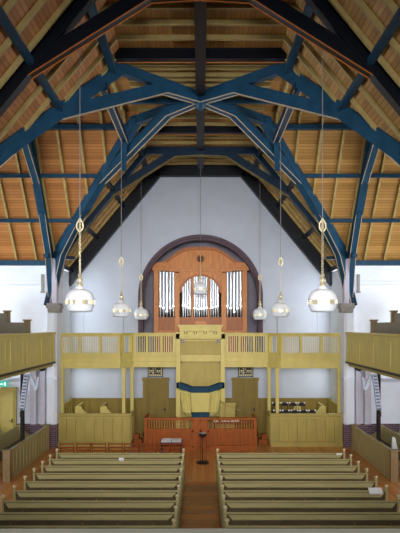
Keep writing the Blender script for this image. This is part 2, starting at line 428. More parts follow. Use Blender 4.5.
b=MB(); b.box(-1.95,1.95,27.15,27.45,EYE+6.4,EYE+6.82); b.build('collar',M['blue_shaded'],wt)
truss('roof_truss','blue arched truss at the mouth of the left transept',lambda u,h,w:(-5.6+w,YC+u,h),M['blue'])
truss('roof_truss','blue arched truss at the mouth of the right transept',lambda u,h,w:(5.6+w,YC+u,h),M['blue'])
r2=math.sqrt(.5)
truss('diagonal_truss','blue diagonal truss from the near left pier to the far right pier',lambda u,h,w:(u-w*r2,YC+u+w*r2,h),M['blue'],hammer=False)
truss('diagonal_truss','blue diagonal truss from the far left pier to the near right pier',lambda u,h,w:(u+w*r2,YC-u+w*r2,h),M['blue'],hammer=False)
# central boss, king post and the beams around and through the crossing
b=MB(); b.lathe([(0,-.2),(.1,-.17),(.16,-.05),(.17,.1),(.12,.45),(0,.46)],12,(0,YC,EYE+6.42)); one('crossing_boss',b,M['blue'],'blue boss where the diagonal trusses meet','boss')
b=MB(); b.box(-.13,.13,3,YW,FLATH-.3,FLATH-.06); one('ridge_beam',b,M['blue_shaded'],'dark beam running down the middle of the flat ceiling','beam')
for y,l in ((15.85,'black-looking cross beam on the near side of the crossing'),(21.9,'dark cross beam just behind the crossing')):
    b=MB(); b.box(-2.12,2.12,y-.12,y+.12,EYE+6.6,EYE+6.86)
    cbm=one('cross_beam',b,M['blue_shaded'],l,'beam','cross beams below the flat ceiling')
    b=MB(); b.box(-2.12,2.12,y+.1,y+.13,EYE+6.585,EYE+6.62); b.build('edge_strip',M['oak'],cbm)
b=MB(); b.box(-3.0,3.0,18.9,19.05,EYE+6.62,EYE+6.75); one('tie_beam',b,M['blue'],'slender blue tie across the crossing behind the boss','beam')
for sx,nm in ((-1,'left'),(1,'right')):
    t=thing('longitudinal_brace',(sx*2.42,0,0),'blue beam along the %s side of the crossing tying the diagonal trusses'%nm,'brace')
    b=MB(); b.box(-.1,.1,15.85,20.4,EYE+5.86,EYE+6.06); b.build('beam',M['blue_half_shaded'],t)
    b=MB(); b.box(-.1,-.075,15.85,20.4,EYE+5.845,EYE+5.86); b.box(.075,.1,15.85,20.4,EYE+5.845,EYE+5.86); b.build('edge_moulding',M['cream'],t)
    b=MB(); b.bar((0,20.35,EYE+6.0),(sx*.1,20.9,EYE+5.1),.16,.16); b.build('foot_strut',M['blue'],t)
# stone corbels
for s,nm in ((-1,'left'),(1,'right')):
    b=MB(); cx=s*5.42
    b.hexa([(cx-.22,23.55,EYE+.5),(cx+.22,23.55,EYE+.5),(cx+.22,24.0,EYE+.5),(cx-.22,24.0,EYE+.5),
            (cx-.25,23.46,EYE+.84),(cx+.25,23.46,EYE+.84),(cx+.25,24.0,EYE+.84),(cx-.25,24.0,EYE+.84)])
    b.box(cx-.27,cx+.27,23.44,24.0,EYE+.66,EYE+.76)
    o=b.build('stone_corbel',M['stone'],bevel=.015); tag(o,'grey stone corbel under the truss feet on the %s pier'%nm,'corbel','stone corbels on the crossing piers')
    b=MB(); b.prism([(cx-.09,23.62),(cx+.09,23.62),(cx+.09,23.95),(cx-.09,23.95)],lambda u,v,t:(u,v,t),EYE+.85,EYE+2.5)
    one('pilaster_shaft',b,M['lav'],'pale lavender shaft between the truss feet on the %s pier'%nm,'shaft')
    b=MB(); b.box(s*5.9,s*6.0,24.0,24.12,EYE+1.3,EYE+1.95); b.box(s*5.88,s*6.02,23.98,24.12,EYE+1.25,EYE+1.3)
    one('wall_lamp',b,M['stone'],'small grey box on the %s transept wall beside the truss feet'%nm,'box')

# ------------------------------------------------------------------ organ
og=thing('pipe_organ',(0,YW+.75,3.28),'oak pipe organ with silver pipes and curved pediment in the round niche','organ')
def Z(y,s=23.0): return EYE+(326-y)/s-3.28     # heights read for the organ front, from its base
def X(x): return (x-200)/22.4
b=MB()
for s in (-1,1):
    b.box(s*2.06,s*1.85,-.12,.5,0,Z(270)); b.box(s*1.14,s*.92,-.16,.5,0,Z(272))
b.box(-2.06,2.06,.5,.6,0,Z(262)); b.box(-2.06,2.06,-.1,.5,0,Z(331)+.02)
b.build('case_frame',M['oak'],og,bevel=.01)
b=MB(); b.box(-1.86,1.86,.38,.5,.3,Z(270)); b.build('case_back',M['black'],og)
b=MB()
for s in (-1,1):
    b.box(s*1.86,s*1.13,-.06,.4,0,Z(317))
    for k in range(8): b.box(s*(1.2+.085*k),s*(1.2+.085*k+.035),-.09,-.06,.05,Z(318))
b.box(-.93,.93,-.06,.4,0,Z(317))
for k in range(20):
    x=-.88+.09*k
    if abs(x)>.3: b.box(x,x+.035,-.09,-.06,.05,Z(318))
b.build('lower_panel',M['oak_d'],og)
b=MB(); pts=[(-.28,Z(331)),(.28,Z(331)),(.28,Z(324)),(.2,Z(321)),(-.2,Z(321)),(-.28,Z(324))]
b.prism(pts,yf,-.16,-.05); b.build('music_shelf',M['oak'],og)
# cornice and pediment
b=MB()
for z0,z1,p in ((Z(270),Z(267),.05),(Z(267),Z(264.5),.12),(Z(264.5),Z(262),.2)):
    for s in (-1,1):
        b.box(s*(2.08+p),s*1.4,-.12-p,.55,z0,z1)
b.box(-1.4,1.4,-.2,.5,Z(271),Z(268))
b.build('cornice',M['oak'],og)
pc=[]
for k in range(33):
    t=-1+2*k/32; x=1.75*t
    z=Z(264)+ (Z(249)-Z(264))*(.5+.5*math.cos(PI*abs(t)**1.75))
    pc.append((x,z))
b=MB(); b.prism([(-1.75,Z(270))]+pc+[(1.75,Z(270))],yf,-.12,.45); b.build('pediment',M['oak'],og)
b=MB()
for i in range(len(pc)-1):
    b.prism([pc[i],pc[i+1],(pc[i+1][0],pc[i+1][1]+.13),(pc[i][0],pc[i][1]+.13)],yf,-.26,.5)
b.build('pediment_moulding',M['oak_d'],og)
b=MB(); zc=Z(258); 
for k in range(24):
    a0=2*PI*k/24; a1=2*PI*(k+1)/24
    def P(r,a,y): return (r*math.cos(a),y,zc+r*math.sin(a))
    b.hexa([P(.13,a0,-.17),P(.19,a0,-.17),P(.19,a0,-.1),P(.13,a0,-.1),P(.13,a1,-.17),P(.19,a1,-.17),P(.19,a1,-.1),P(.13,a1,-.1)])
rose=b.build('rosette',M['oak_d'],og)
b=MB(); b.prism([(.13*math.cos(2*PI*k/20),zc+.13*math.sin(2*PI*k/20)) for k in range(20)],yf,-.13,-.12)
for k in range(0): pass
b.build('rosette_opening',M['black'],rose)
b=MB()
b.box(-.012,.012,-.16,-.13,zc-.13,zc+.13); b.box(-.13,.13,-.16,-.13,zc-.012,zc+.012); b.build('rosette_cross',M['oak_d'],rose)
# central arch spandrel
AR=.86; az=Z(292)
b=MB()
for k in range(24):
    a0=PI-PI*k/24; a1=PI-PI*(k+1)/24
    p0=(AR*math.cos(a0),az+AR*.86*math.sin(a0)); p1=(AR*math.cos(a1),az+AR*.86*math.sin(a1))
    b.prism([p0,p1,(p1[0],Z(270)),(p0[0],Z(270))],yf,-.1,.3)
b.prism([(-.95,az),(-AR,az),(-AR,Z(270)),(-.95,Z(270))],yf,-.1,.3); b.prism([(AR,az),(.95,az),(.95,Z(270)),(AR,Z(270))],yf,-.1,.3)
b.build('arch_spandrel',M['oak'],og)
b=MB()
for k in range(24):
    a0=PI-PI*k/24; a1=PI-PI*(k+1)/24
    def Q(r,a): return (r*math.cos(a),az+r*.86*math.sin(a))
    b.prism([Q(AR-.02,a0),Q(AR-.02,a1),Q(AR+.07,a1),Q(AR+.07,a0)],yf,-.15,-.08)
b.build('arch_moulding',M['oak_d'],og)
for s in (-1,1):
    b=MB(); b.box(s*.36-.04,s*.36+.04,-.08,.3,Z(317),az+.74); b.build('mullion',M['oak'],og)
def pipe(x,r,z0,zm,z1,y=.12):
    b=MB(); b.tube([(x,y,z0),(x,y,zm-.02)],[r*.25,r*.98],12); b.tube([(x,y,zm),(x,y,z1)],r,14)
    b.box(x-r*.7,x+r*.7,y-r*1.02,y-r*.8,zm-.015,zm+.02)
    b.build('organ_pipe',M['tin'],og,smooth=True)
for s in (-1,1):
    for k,(dz) in enumerate((.06,.0,-.09,.0,.06)):
        pipe(s*(1.2+.147*k)+s*.0,.068,Z(317),Z(308)+dz*1.6,Z(270.5))
    for k in range(4):
        x=s*(.46+.105*k); top=az+.86*math.sqrt(max(.01,AR*AR-x*x))-.01
        pipe(x,.05,Z(317),Z(307)+.04*(k-1),top)
for k in range(6):
    x=-.27+.108*k; pipe(x,.051,Z(317),Z(309)+abs(k-2.5)*.02,az+.86*math.sqrt(AR*AR-x*x)-.01)

# ------------------------------------------------------------------ front gallery
b=MB(); b.box(-5.55,5.55,25.5,YW-.02,3.16,3.28)
b.box(-5.35,-2.95,24.95,25.5,3.16,3.28); b.box(2.95,5.35,24.95,25.5,3.16,3.28)
one('gallery_deck',b,M['yellow_d'],'deck of the organ gallery behind the spindle balustrade','gallery floor')
def balustrade(label,p0,p1,bays,nb,endposts=(1,1)):
    p0=Vector((p0[0],p0[1],0)); p1=Vector((p1[0],p1[1],0)); L=(p1-p0).length; ang=math.atan2(p1.y-p0.y,p1.x-p0.x)
    t=thing('gallery_balustrade',(p0.x,p0.y,3.16),label,'balustrade','gallery balustrade sections',ang)
    b=MB(); b.box(-.03,L+.03,-.09,.1,1.11,1.17); b.box(0,L,-.05,.05,1.03,1.11); b.build('top_rail',M['yellow'],t,bevel=.01)
    b=MB(); b.box(0,L,-.05,.05,.32,.40); b.build('lower_rail',M['yellow'],t)
    b=MB(); b.box(0,L,-.04,.04,0,.32); b.box(-.02,L+.02,-.1,.02,-.09,.04); b.box(0,L,-.07,.0,.2,.24); b.box(0,L,-.06,0,-.2,-.09); b.build('fascia',M['yellow'],t,bevel=.006)
    n=len(bays) if isinstance(bays,list) else bays
    for k in range(n+1):
        x=L*k/n; x=min(max(x,.05),L-.05)
        b=MB(); b.box(x-.05,x+.05,-.06,.06,.3,1.06); b.build('rail_post',M['yellow'],t)
    for k in range(n):
        for j in range(nb):
            x=L*(k+ (j+1)/(nb+1))/n
            x=L*k/n+.07+(L/n-.14)*(j+.5)/nb
            b=MB(); b.box(x-.0155,x+.0155,-.0155,.0155,.4,1.04); b.build('baluster',M['spindle'],t)
    return t
balustrade('yellow spindle balustrade on the outer left of the organ gallery',(-5.46,24.75),(-3.1,24.75),3,9)
balustrade('narrow angled return of the gallery balustrade, left of the organ',(-3.08,24.77),(-2.72,25.4),1,2)
balustrade('yellow spindle balustrade between the left corner and the pulpit back',(-2.7,25.42),(-.98,25.42),3,5)
balustrade('yellow spindle balustrade between the pulpit back and the right corner',(.98,25.42),(2.7,25.42),3,5)
balustrade('narrow angled return of the gallery balustrade, right of the organ',(2.72,25.4),(3.08,24.77),1,2)
balustrade('yellow spindle balustrade on the outer right of the organ gallery',(3.1,24.75),(5.46,24.75),3,9)
for s,nm in ((-1,'left'),(1,'right')):
    for x,y,w,l in ((5.40,24.75,.1,'outer'),(2.98,24.78,.085,'middle'),(2.72,25.35,.085,'inner')):
        b=MB(); xx=s*x
        if l=='outer':
            b.hexa([(xx-.1,y-.08,0),(xx+.1,y-.08,0),(xx+.1,y+.08,0),(xx-.1,y+.08,0)]+[(xx-.1+(.0),y-.08,3.1),(xx+.1,y-.08,3.1),(xx+.1,y+.08,3.1),(xx-.1,y+.08,3.1)])
            b.prism([(s*5.40,0),(s*5.6,0),(s*5.6,2.35),(s*5.56,2.75),(s*5.5,3.0),(s*5.40,3.0)],yf,24.72,24.88)
        else:
            b.box(xx-w*.75,xx+w*.75,y-w*.75,y+w*.75,0,2.75); b.hexa([(xx-w*.75,y-w*.75,2.75),(xx+w*.75,y-w*.75,2.75),(xx+w*.75,y+w*.75,2.75),(xx-w*.75,y+w*.75,2.75),(xx-w*1.2,y-w,2.98),(xx+w*1.2,y-w,2.98),(xx+w*1.2,y+w,2.98),(xx-w*1.2,y+w,2.98)])
        o=b.build('gallery_post',M['yellow'],bevel=.01); tag(o,'%s yellow wooden post carrying the %s half of the organ gallery'%(l,nm),'post','posts of the organ gallery')

# ------------------------------------------------------------------ pulpit
pb=thing('pulpit_backboard',(0,25.45,0),'tall yellow panelled pulpit back rising above the gallery rail','pulpit back')
b=MB(); b.box(-.97,.97,0,.08,0,4.36); b.box(-.82,.82,0,.08,4.36,4.62); b.build('back_panel',M['yellow_d'],pb)  # deeper yellow puts the recess shade into the panel colour
b=MB()
for s in (-1,1): b.box(s*.97,s*.79,-.3,0,0,4.3)
b.box(-.97,.97,-.3,0,4.08,4.36); b.build('frame',M['yellow'],pb,bevel=.01)
b=MB(); b.box(-.82,.82,-.33,0,4.16,4.55); b.build('inscription_board',M['yellow'],pb)
b=MB(); b.box(-.88,.88,-.42,.06,4.57,4.65); b.box(-.84,.84,-.38,.0,4.52,4.57); b.box(-.84,.84,-.37,0,4.13,4.18); b.build('crown_moulding',M['yellow'],pb,bevel=.008)
b=MB()
for x in (-.58,-.2,.19,.58):
    b.box(x-.065,x-.03,-.34,-.33,4.27,4.38); b.box(x+.025,x+.06,-.34,-.33,4.27,4.38)
    b.box(x-.08,x-.02,-.34,-.33,4.36,4.385); b.box(x+.01,x+.07,-.34,-.33,4.36,4.385)
for x in (-.39,0,.39): b.tube([(x-.1,-.334,4.37),(x-.05,-.334,4.4),(x+.05,-.334,4.4),(x+.1,-.334,4.37)],.008,5)
b.build('carved_marks',M['olive'],pb)
b=MB(); b.box(-.79,.79,-.28,0,3.38,3.46); b.box(-.79,.79,-.12,0,3.2,3.38); b.box(-.79,.79,-.05,0,4.0,4.06); b.build('shelf_moulding',M['yellow'],pb)
b=MB()
for z0,z1 in ((.9,3.15),(3.5,3.97)):
    for x in (-.79,-.36,.3,.73): b.box(x,x+.06,-.03,0,z0,z1)
    b.box(-.79,.79,-.03,0,z1-.04,z1+.0)
b.build('panel_frame',M['yellow_d'],pb)  # recess shade painted here too, by the deeper yellow
for s in (-1,1):
    b=MB(); b.box(s*.7-.075,s*.7+.075,-.34,-.28,3.9,4.1); br=b.build('pierced_bracket',M['cream'],pb)
    b=MB()
    for dx in (-.035,.035):
        for z in (3.96,4.04): b.box(s*.7+dx-.018,s*.7+dx+.018,-.35,-.34,z-.02,z+.02)
    b.build('piercing',M['black'],br)
pt=thing('pulpit',(0,24.68,0),'yellow panelled pulpit tub under the tall back with dark blue cushion','pulpit')
def tub(y): # outlines (half widths) for heights
    return y
cz=1.95
top=[(-.86,.45),(-.80,.0),(-.36,-.42),(.36,-.42),(.80,.0),(.86,.45)]
bot=[(-.70,.45),(-.64,.05),(-.33,-.28),(.33,-.28),(.64,.05),(.70,.45)]
b=MB()
def loft(b,A,za,B,zb,cap=True):
    va=[b.bm.verts.new((x,y,za)) for x,y in A]; vb=[b.bm.verts.new((x,y,zb)) for x,y in B]; n=len(A)
    for i in range(n): b.bm.faces.new([va[i],va[(i+1)%n],vb[(i+1)%n],vb[i]])
    if cap: b.bm.faces.new(va); b.bm.faces.new(vb[::-1])
def sc(P,k): return [(x*k,y*k if y<.4 else y) for x,y in P]
loft(b,bot,1.27,sc(bot,1.18),2.1); loft(b,sc(bot,.8),1.12,bot,1.27); loft(b,sc(bot,.55),0,sc(bot,.55),1.12)
b.build('tub',M['yellow'],pt)
b=MB(); P=sc(bot,1.2); Pb=sc(bot,1.02)
for i in range(1,4):
    (xa,ya),(xb,yb)=P[i],P[i+1]; (xc,yc),(xd,yd)=Pb[i],Pb[i+1]
    for t in ((.0,.33,.66,1.0)):
        A=Vector((xc+(xd-xc)*t,yc+(yd-yc)*t,1.28)); B=Vector((xa+(xb-xa)*t,ya+(yb-ya)*t,2.1)); b.bar(A,B,.035,.03,(0,-1,0))
    b.bar((xc,yc,1.29),(xd,yd,1.29),.04,.06); b.bar((xa,ya,2.06),(xb,yb,2.06),.04,.07)
b.build('panel_mouldings',M['yellow'],pt)
b=MB(); T=sc(top,1.0)
zz={1:2.34,2:2.22,3:2.22,4:2.34}
for i in range(1,4):
    (xa,ya),(xb,yb)=T[i],T[i+1]; b.bar((xa,ya,zz[i]),(xb,yb,zz[i+1]),.22,.17)
cu=b.build('blue_cushion',M['cloth_blue'],pt,bevel=.03)
for s in (-1,1):
    b=MB(); b.box(s*.93,s*.75,-.05,.3,2.19,2.40); b.build('cushion_end',M['cloth_dark'],cu,bevel=.03)
b=MB(); b.bar((-.37,-.56,2.18),(.37,-.56,2.18),.05,.2); b.bar((-.37,-.56,2.18),(-.82,-.12,2.28),.05,.18); b.bar((.37,-.56,2.18),(.82,-.12,2.28),.05,.18)
b.build('cushion_front',M['cloth_blue'],cu,bevel=.02)
b=MB()
for k in range(3): b.box(.55+.26*k,.55+.26*(k+1),.0,.5,0,1.0-.22*k)
b.box(.72,1.36,-.02,.0,.0,1.55); b.box(.72,1.4,-.06,.02,1.5,1.58)
o=b.build('pulpit_stairs',M['yellow_d']); o.location=(0,25.1,0); tag(o,'small yellow boarded stair beside the pulpit, right side','stairs')
b=MB(); b.tube([(.75,24.75,0),(.75,24.75,1.75)],.012,6); b.tube([(.95,24.6,0),(.95,24.6,1.6)],.012,6); b.tube([(.75,24.75,1.72),(.95,24.6,1.58),(1.5,24.6,1.35)],.012,6)
one('stair_handrail',b,M['rafter'],'thin olive handrail at the foot of the pulpit stair','handrail')

# ------------------------------------------------------------------ doors and screens on the front wall
def panel_door(name,x0,x1,y,z1,label,mat,framemat,num,rows=((.15,.85),(.95,1.5),(1.58,1.95))):
    d=thing(name,((x0+x1)/2,y,0),label,'door'); del d['category']; d['kind']='structure'
    w=(x1-x0)/2
    b=MB(); b.box(-w,-w+.12,-.1,0,0,z1); b.box(w-.12,w,-.1,0,0,z1); b.box(-w-.03,w+.03,-.13,0,z1-.12,z1); b.build('door_frame',framemat,d)
    b=MB(); iw=w-.12; b.box(-iw,iw,-.03,0,0,z1-.12)
    for (a,c) in rows:
        for (p,q) in ((-iw+.08,-.04),(.04,iw-.08)):
            q0=(c-.0)
            b.box(p,q,-.045,-.03,a,c) if False else None
    H=z1-.12
    for s in (-iw,-.05,iw-.1): b.box(s,s+.1,-.058,-.03,0,H)
    for a in (0,H*.3,H*.48,H*.8,H-.1):
        b.box(-iw+.1,-.05,-.055,-.03,a,a+.1); b.box(.05,iw-.1,-.055,-.03,a,a+.1)
    b.build('door_leaf',mat,d)
    b=MB(); b.tube([(iw-.14,-.09,1.02),(iw-.02,-.09,1.02)],.012,6); b.box(iw-.06,iw-.02,-.08,-.055,.95,1.1); b.build('door_handle',M['iron'],d)
    return d
panel_door('door_1',-2.47,-1.36,YW-.05,2.38,'brown olive panelled door left of the pulpit',M['olive'],M['olive'],1)
panel_door('door_2',1.36,2.47,YW-.05,2.38,'brown olive panelled door right of the pulpit',M['olive'],M['olive'],2)
d=panel_door('door_3',-8.3,-6.95,24.14,2.28,'yellow panelled door in the left transept below the exit sign',M['yellow'],M['yellow_d'],3)
for s,nm in ((-1,'left'),(1,'right')):
    g=thing('wall_grille',(s*1.94,YW-.02,2.42),'dark pierced grille with pale knobs hanging above the %s door'%nm,'grille','pierced grilles above the doors')
    b=MB(); b.box(-.32,.32,-.03,0,0.02,.6); b.build('grille_back',M['spindle'],g)
    b=MB(); W=.33
    for x in (-W,W-.035): b.box(x,x+.035,-.09,-.03,-.03,.62)
    for z in (.0,.55): b.box(-W,W,-.09,-.03,z,z+.03)
    for k in range(1,7): b.box(-W+2*W*k/7-.009,-W+2*W*k/7+.009,-.08,-.05,.02,.58)
    for k in range(1,6): b.box(-W,W,-.075,-.05,.02+.56*k/6-.012,.02+.56*k/6+.012)
    for (i,j) in ((1,1),(1,3),(3,1),(3,2),(3,4),(4,1),(4,3),(5,3),(5,1),(1,4),(4,4),(5,4)): b.box(-W+2*W*(i+.0)/7,-W+2*W*(i+.8)/7,-.078,-.05,.02+.56*j/6,.02+.56*(j+.7)/6)
    b.build('grille_bars',M['iron'],g)
    b=MB(); b.box(-.36,.36,-.1,-.02,.62,.66); b.box(-.13,.13,-.1,-.03,.66,.7); b.build('grille_crest',M['iron'],g)

# ------------------------------------------------------------------ choir stalls
def vpanels(b,x0,x1,y,z0,z1,n,proud=.07):
    """stiles and rails on a plane facing -Y"""
    b.box(x0,x1,y-proud,y,z1-.14,z1-.05); b.box(x0,x1,y-proud*1.4,y,z0,z0+.18)
    for k in range(n+1):
        x=x0+(x1-x0)*k/n; x=min(max(x,x0+.035),x1-.035); b.box(x-.035,x+.035,y-proud,y,z0+.18,z1-.14)
for s,nm in ((-1,'left'),(1,'right')):
    t=thing('choir_stall_box',(s*3.98,24.35,0),'yellow olive panelled choir enclosure on the %s under the gallery'%nm,'enclosure','panelled choir enclosures')
    xo=s*(5.5-3.98); xi=-s*(3.98-2.68)
    lo,hi=min(xo,xi),max(xo,xi)
    b=MB(); b.box(lo,hi,0,.06,0,1.2); vpanels(b,lo,hi,0,0,1.2,8 if s>0 else 8); b.build('front_panel',M['yellow_d'],t)
    b=MB(); b.box(lo-.03,hi+.03,-.06,.1,1.2,1.26); b.build('top_rail',M['yellow_d'],t,bevel=.008)
    b=MB(); b.box(xi-.03,xi+.03,.06,1.1,0,1.2); b.box(xi-.05,xi+.05,.06,1.12,1.2,1.26)
    for k in range(4): b.box(xi-.045,xi+.045,.1+.3*k,.16+.3*k,.18,1.1)
    b.build('side_panel',M['yellow_d'],t)
    b=MB(); b.prism([(.06,0),(3.0,0),(3.0,1.5),(.06,1.46)],lambda u,v,tt:(tt,u,v),xo-.03,xo+.03)
    for k in range(6): b.box(xo-s*.05,xo,.2+.5*k,.27+.5*k,.1,1.28)
    b.build('outer_panel',M['yellow_d'],t)
    for q,(yy,x2) in enumerate(((1.0,s*.75),(1.0,-s*.25))):
        bt=thing('choir_bench',(s*3.98+x2,24.35+yy,0),'olive choir bench with sloped end inside the %s enclosure, %s one'%(nm,'outer' if q==0 else 'inner'),'bench','choir benches')
        pr=[(-.25,0),(.25,0),(.25,1.4),(.02,1.42),(-.04,1.3),(-.18,1.16),(-.35,1.1)]
        b=MB(); b.prism([(s*u,v) for u,v in pr],yf,-.03,.03); b.build('bench_end',M['yellow'],bt)
        b=MB(); b.box(s*.2,s*.26,.03,1.6,0,1.38); b.build('backrest',M['yellow_d'],bt)
        b=MB(); b.box(-s*.2,s*.2,.03,1.6,.42,.46); b.build('seat',M['yellow_d'],bt)
    if s>0:
        for k in range(5):
            for j in range(2):
                if (k,j) in ((4,1),): continue
                b=MB(); x=s*3.98-1.0+.34*k; z=1.22+.24*j
                b.box(x-.13,x+.13,24.75+.45*j,24.8+.45*j,z-.02,z+.11)
                o=b.build('choir_chair',M['black']); cc=thing('stacked_chair',(0,0,0),'black chair in the right enclosure, %s row, %s from the pulpit side'%('front' if j==0 else 'back',ORD[k]),'chair','black chairs in the right enclosure')
                o.name='backrest'; o.parent=cc
                b=MB()
                for e in (-.12,.12):
                    b.box(x+e-.035,x+e+.02,24.74+.45*j,24.81+.45*j,z+.08,z+.13)
                b.build('chrome_corner',M['paper'],cc)
                b=MB(); b.box(x-.14,x+.14,24.8+.45*j,25.12+.45*j,z-.3,z-.26)
                b.build('seat',M['black'],cc)
                b=MB()
                for e in (-.12,.12):
                    for yy in (24.79,25.1): b.box(x+e-.01,x+e+.01,yy+.45*j-.01,yy+.45*j+.01,0,z-.02 if yy<25 else z-.3)
                b.build('chair_legs',M['iron'],cc)
    # two little steps beside the box
    b=MB(); b.box(s*2.62,s*2.3,24.95,25.5,0,.16); b.box(s*2.62,s*2.42,25.05,25.5,.16,.34)
    one('wooden_step',b,M['red'],'small red-brown wooden steps beside the %s choir enclosure'%nm,'steps','wooden steps by the enclosures')
    b=MB(); b.lathe([(0,0),(.09,0),(.1,.05),(.07,.3),(0,.32)],10,(s*2.3,26.6,0)); b.build
    o=b.build('dark_urn',M['iron'],smooth=True); tag(o,'small dark object on the floor beside the %s door'%nm,'urn')

# ------------------------------------------------------------------ elders' bench / communion barrier
cb=thing('communion_barrier',(0,23.7,0),'reddish wooden barrier with spindle top in front of the pulpit','barrier')
for s in (-1,1):
    x0,x1=sorted((s*2.06,s*.32))
    b=MB(); b.box(x0,x1,0,.05,0,.72); vpanels(b,x0,x1,0,0,.78,7); b.box(x0,x1,-.03,.06,.72,.79); b.build('lower_panel',M['red'],cb)
    b=MB(); b.box(x0-.02,x1+.02,-.06,.1,1.12,1.2); b.build('top_rail',M['red'],cb,bevel=.01)
    b=MB(); x=s*2.03; b.box(x-.06,x+.06,-.05,.07,0,1.2); b.build('corner_post',M['red'],cb)
    for k in range(16):
        x=x0+.1+(x1-x0-.2)*(k+.5)/16
        b=MB(); b.tube([(x,.02,.79),(x,.02,.87),(x,.02,.95),(x,.02,1.04),(x,.02,1.12)],[.016,.02,.012,.02,.016],6); b.build('spindle',M['oak'],cb)
    b=MB(); b.box(s*2.06,s*2.0,.05,1.1,0,.78); b.box(s*2.08,s*1.98,.05,1.12,1.12,1.2)
    for k in range(8): b.box(s*2.04,s*2.01,.12+.13*k,.15+.13*k,.78,1.12)
    b.build('side_return',M['red'],cb)
b=MB(); b.box(-.32,.32,-.03,.05,0,1.2)
for x in (-.32,0-.03,.26): b.box(x,x+.06,-.05,-.03,.1,1.1)
b.box(-.32,.32,-.05,-.03,1.06,1.14); b.box(-.32,.32,-.05,-.03,0,.15); b.box(-.32,.32,-.05,-.03,.66,.74); b.build('centre_panel',M['red'],cb)
b=MB(); b.box(-.34,.34,24.05,24.3,1.07,1.29); b.box(-.36,.36,24.02,24.32,1.29,1.32)
o=b.build('blue_lectern_cloth',M['cloth_blue'],bevel=.02); tag(o,'folded dark blue cloth hanging on the bench below the pulpit','cloth')
b=MB(); b.box(-.33,.33,24.0,24.36,0,1.07); one('pulpit_chest',b,M['red'],'red-brown low chest below the pulpit tub','chest')
el=thing('open_books',(0,0,0),'scattered white sheets and books on the ledge right of the pulpit foot','papers')
b=MB()
for (x,y,w,r) in ((.95,24.1,.3,.2),(1.3,24.15,.34,-.1),(.6,24.05,.2,.1)):
    b.box(x-w/2,x+w/2,y-.1,y+.1,1.0,1.03)
b.build('sheet',M['paper'],el)
b=MB(); b.box(.45,1.95,23.95,24.4,.94,1.0); b.box(.5,.56,24,24.3,0,.94); b.box(1.84,1.9,24,24.3,0,.94); one('book_table',b,M['red_d'],'dark narrow table behind the right spindles','table')

# ------------------------------------------------------------------ ladder-back chairs
def chair():
    t=thing('ladderback_chair',(0,0,0),'x','chair','ladder-back chairs in front of the pews')
    for s in (-1,1):
        b=MB(); b.tube([(s*.21,-.2,0),(s*.21,-.19,.45),(s*.215,-.25,.95)],[.016,.019,.015],8); b.build('back_leg',M['chair'],t,True)
        b=MB(); b.tube([(s*.21,.2,0),(s*.21,.2,.46)],.017,8); b.build('front_leg',M['chair'],t,True)
    for k,z in enumerate((.58,.69,.80,.91)):
        b=MB(); y=-.2-(z-.45)*.1
        b.hexa([(-.21,y-.01,z-.02),(.21,y-.01,z-.02),(.21,y+.01,z-.02),(-.21,y+.01,z-.02),(-.21,y-.012,z+.02),(.21,y-.012,z+.02),(.21,y+.008,z+.02),(-.21,y+.008,z+.02)]); b.build('slat',M['chair'],t)
    b=MB(); b.box(-.23,.23,-.22,.22,.43,.47); b.build('seat',M['red_d'],t,bevel=.01)
    b=MB(); b.tube([(-.21,-.19,.2),(.21,-.19,.2)],.01,6); b.tube([(-.21,.2,.2),(.21,.2,.2)],.01,6)
    b.tube([(-.21,-.19,.25),(-.21,.2,.25)],.01,6); b.tube([(.21,-.19,.25),(.21,.2,.25)],.01,6); b.build('stretchers',M['chair'],t)
    return t
c0=chair()
cx=[68,84.5,99.5,116,131.5,146,162.5,177]
for k,x in enumerate(cx):
    Y=20.2; loc=((x-200)*Y/F,Y,0)
    where={0:'leftmost, nearest the left pew screen',7:'rightmost, nearest the aisle'}.get(k,'%s from the left'%ORD[k])
    lab='red-brown ladder-back chair in the row before the left pews, '+where
    if k==0: c0.location=loc; c0['label']=lab
    else: dup(c0,loc,lab)

# small table with sheets
t=thing('sheet_table',(-1.0,21.6,0),'dark low table covered with white sheets before the barrier','table')
b=MB(); b.box(-.36,.36,-.02,.78,.60,.66); b.build('table_top',M['navy'],t)
for sx in (-.33,.33):
    for sy in (.02,.74):
        b=MB(); b.box(sx-.02,sx+.02,sy-.02,sy+.02,0,.60); b.build('leg',M['iron'],t)
b=MB(); b.box(-.34,.0,.02,.74,.66,.672); b.box(.02,.34,.02,.7,.66,.672); o=b.build('music_sheets',M['paper']); o.location=(-1.0,21.6,0.001); tag(o,'bright white sheets spread on the low table','papers')

# font stand
fs=thing('font_stand',(.07,21.4,0),'black iron stand with small silver bowl in the aisle before the barrier','font')
b=MB(); b.lathe([(0,0),(.21,0),(.22,.03),(.18,.06),(.05,.08),(0,.08)],20); b.build('base',M['iron'],fs,True)
b=MB(); b.tube([(0,0,.06),(0,0,.9)],.018,8); b.build('centre_post',M['red_d'],fs,True)
for a in (0,2.1,4.2):
    b=MB(); b.tube([(.12*math.cos(a),.12*math.sin(a),.05),(.12*math.cos(a),.12*math.sin(a),.9)],.009,6); b.build('rod',M['iron'],fs,True)
b=MB(); b.lathe([(0,.86),(.06,.87),(.13,.93),(.15,1.0),(.13,1.0),(.09,.93),(0,.91)],20); bw=b.build('bowl',M['iron'],fs,True)
b=MB(); b.lathe([(.11,1.0),(.13,1.0),(.13,1.01),(.11,1.01),(.11,1.0)],20); b.build('bowl_rim',M['tin'],bw,True)

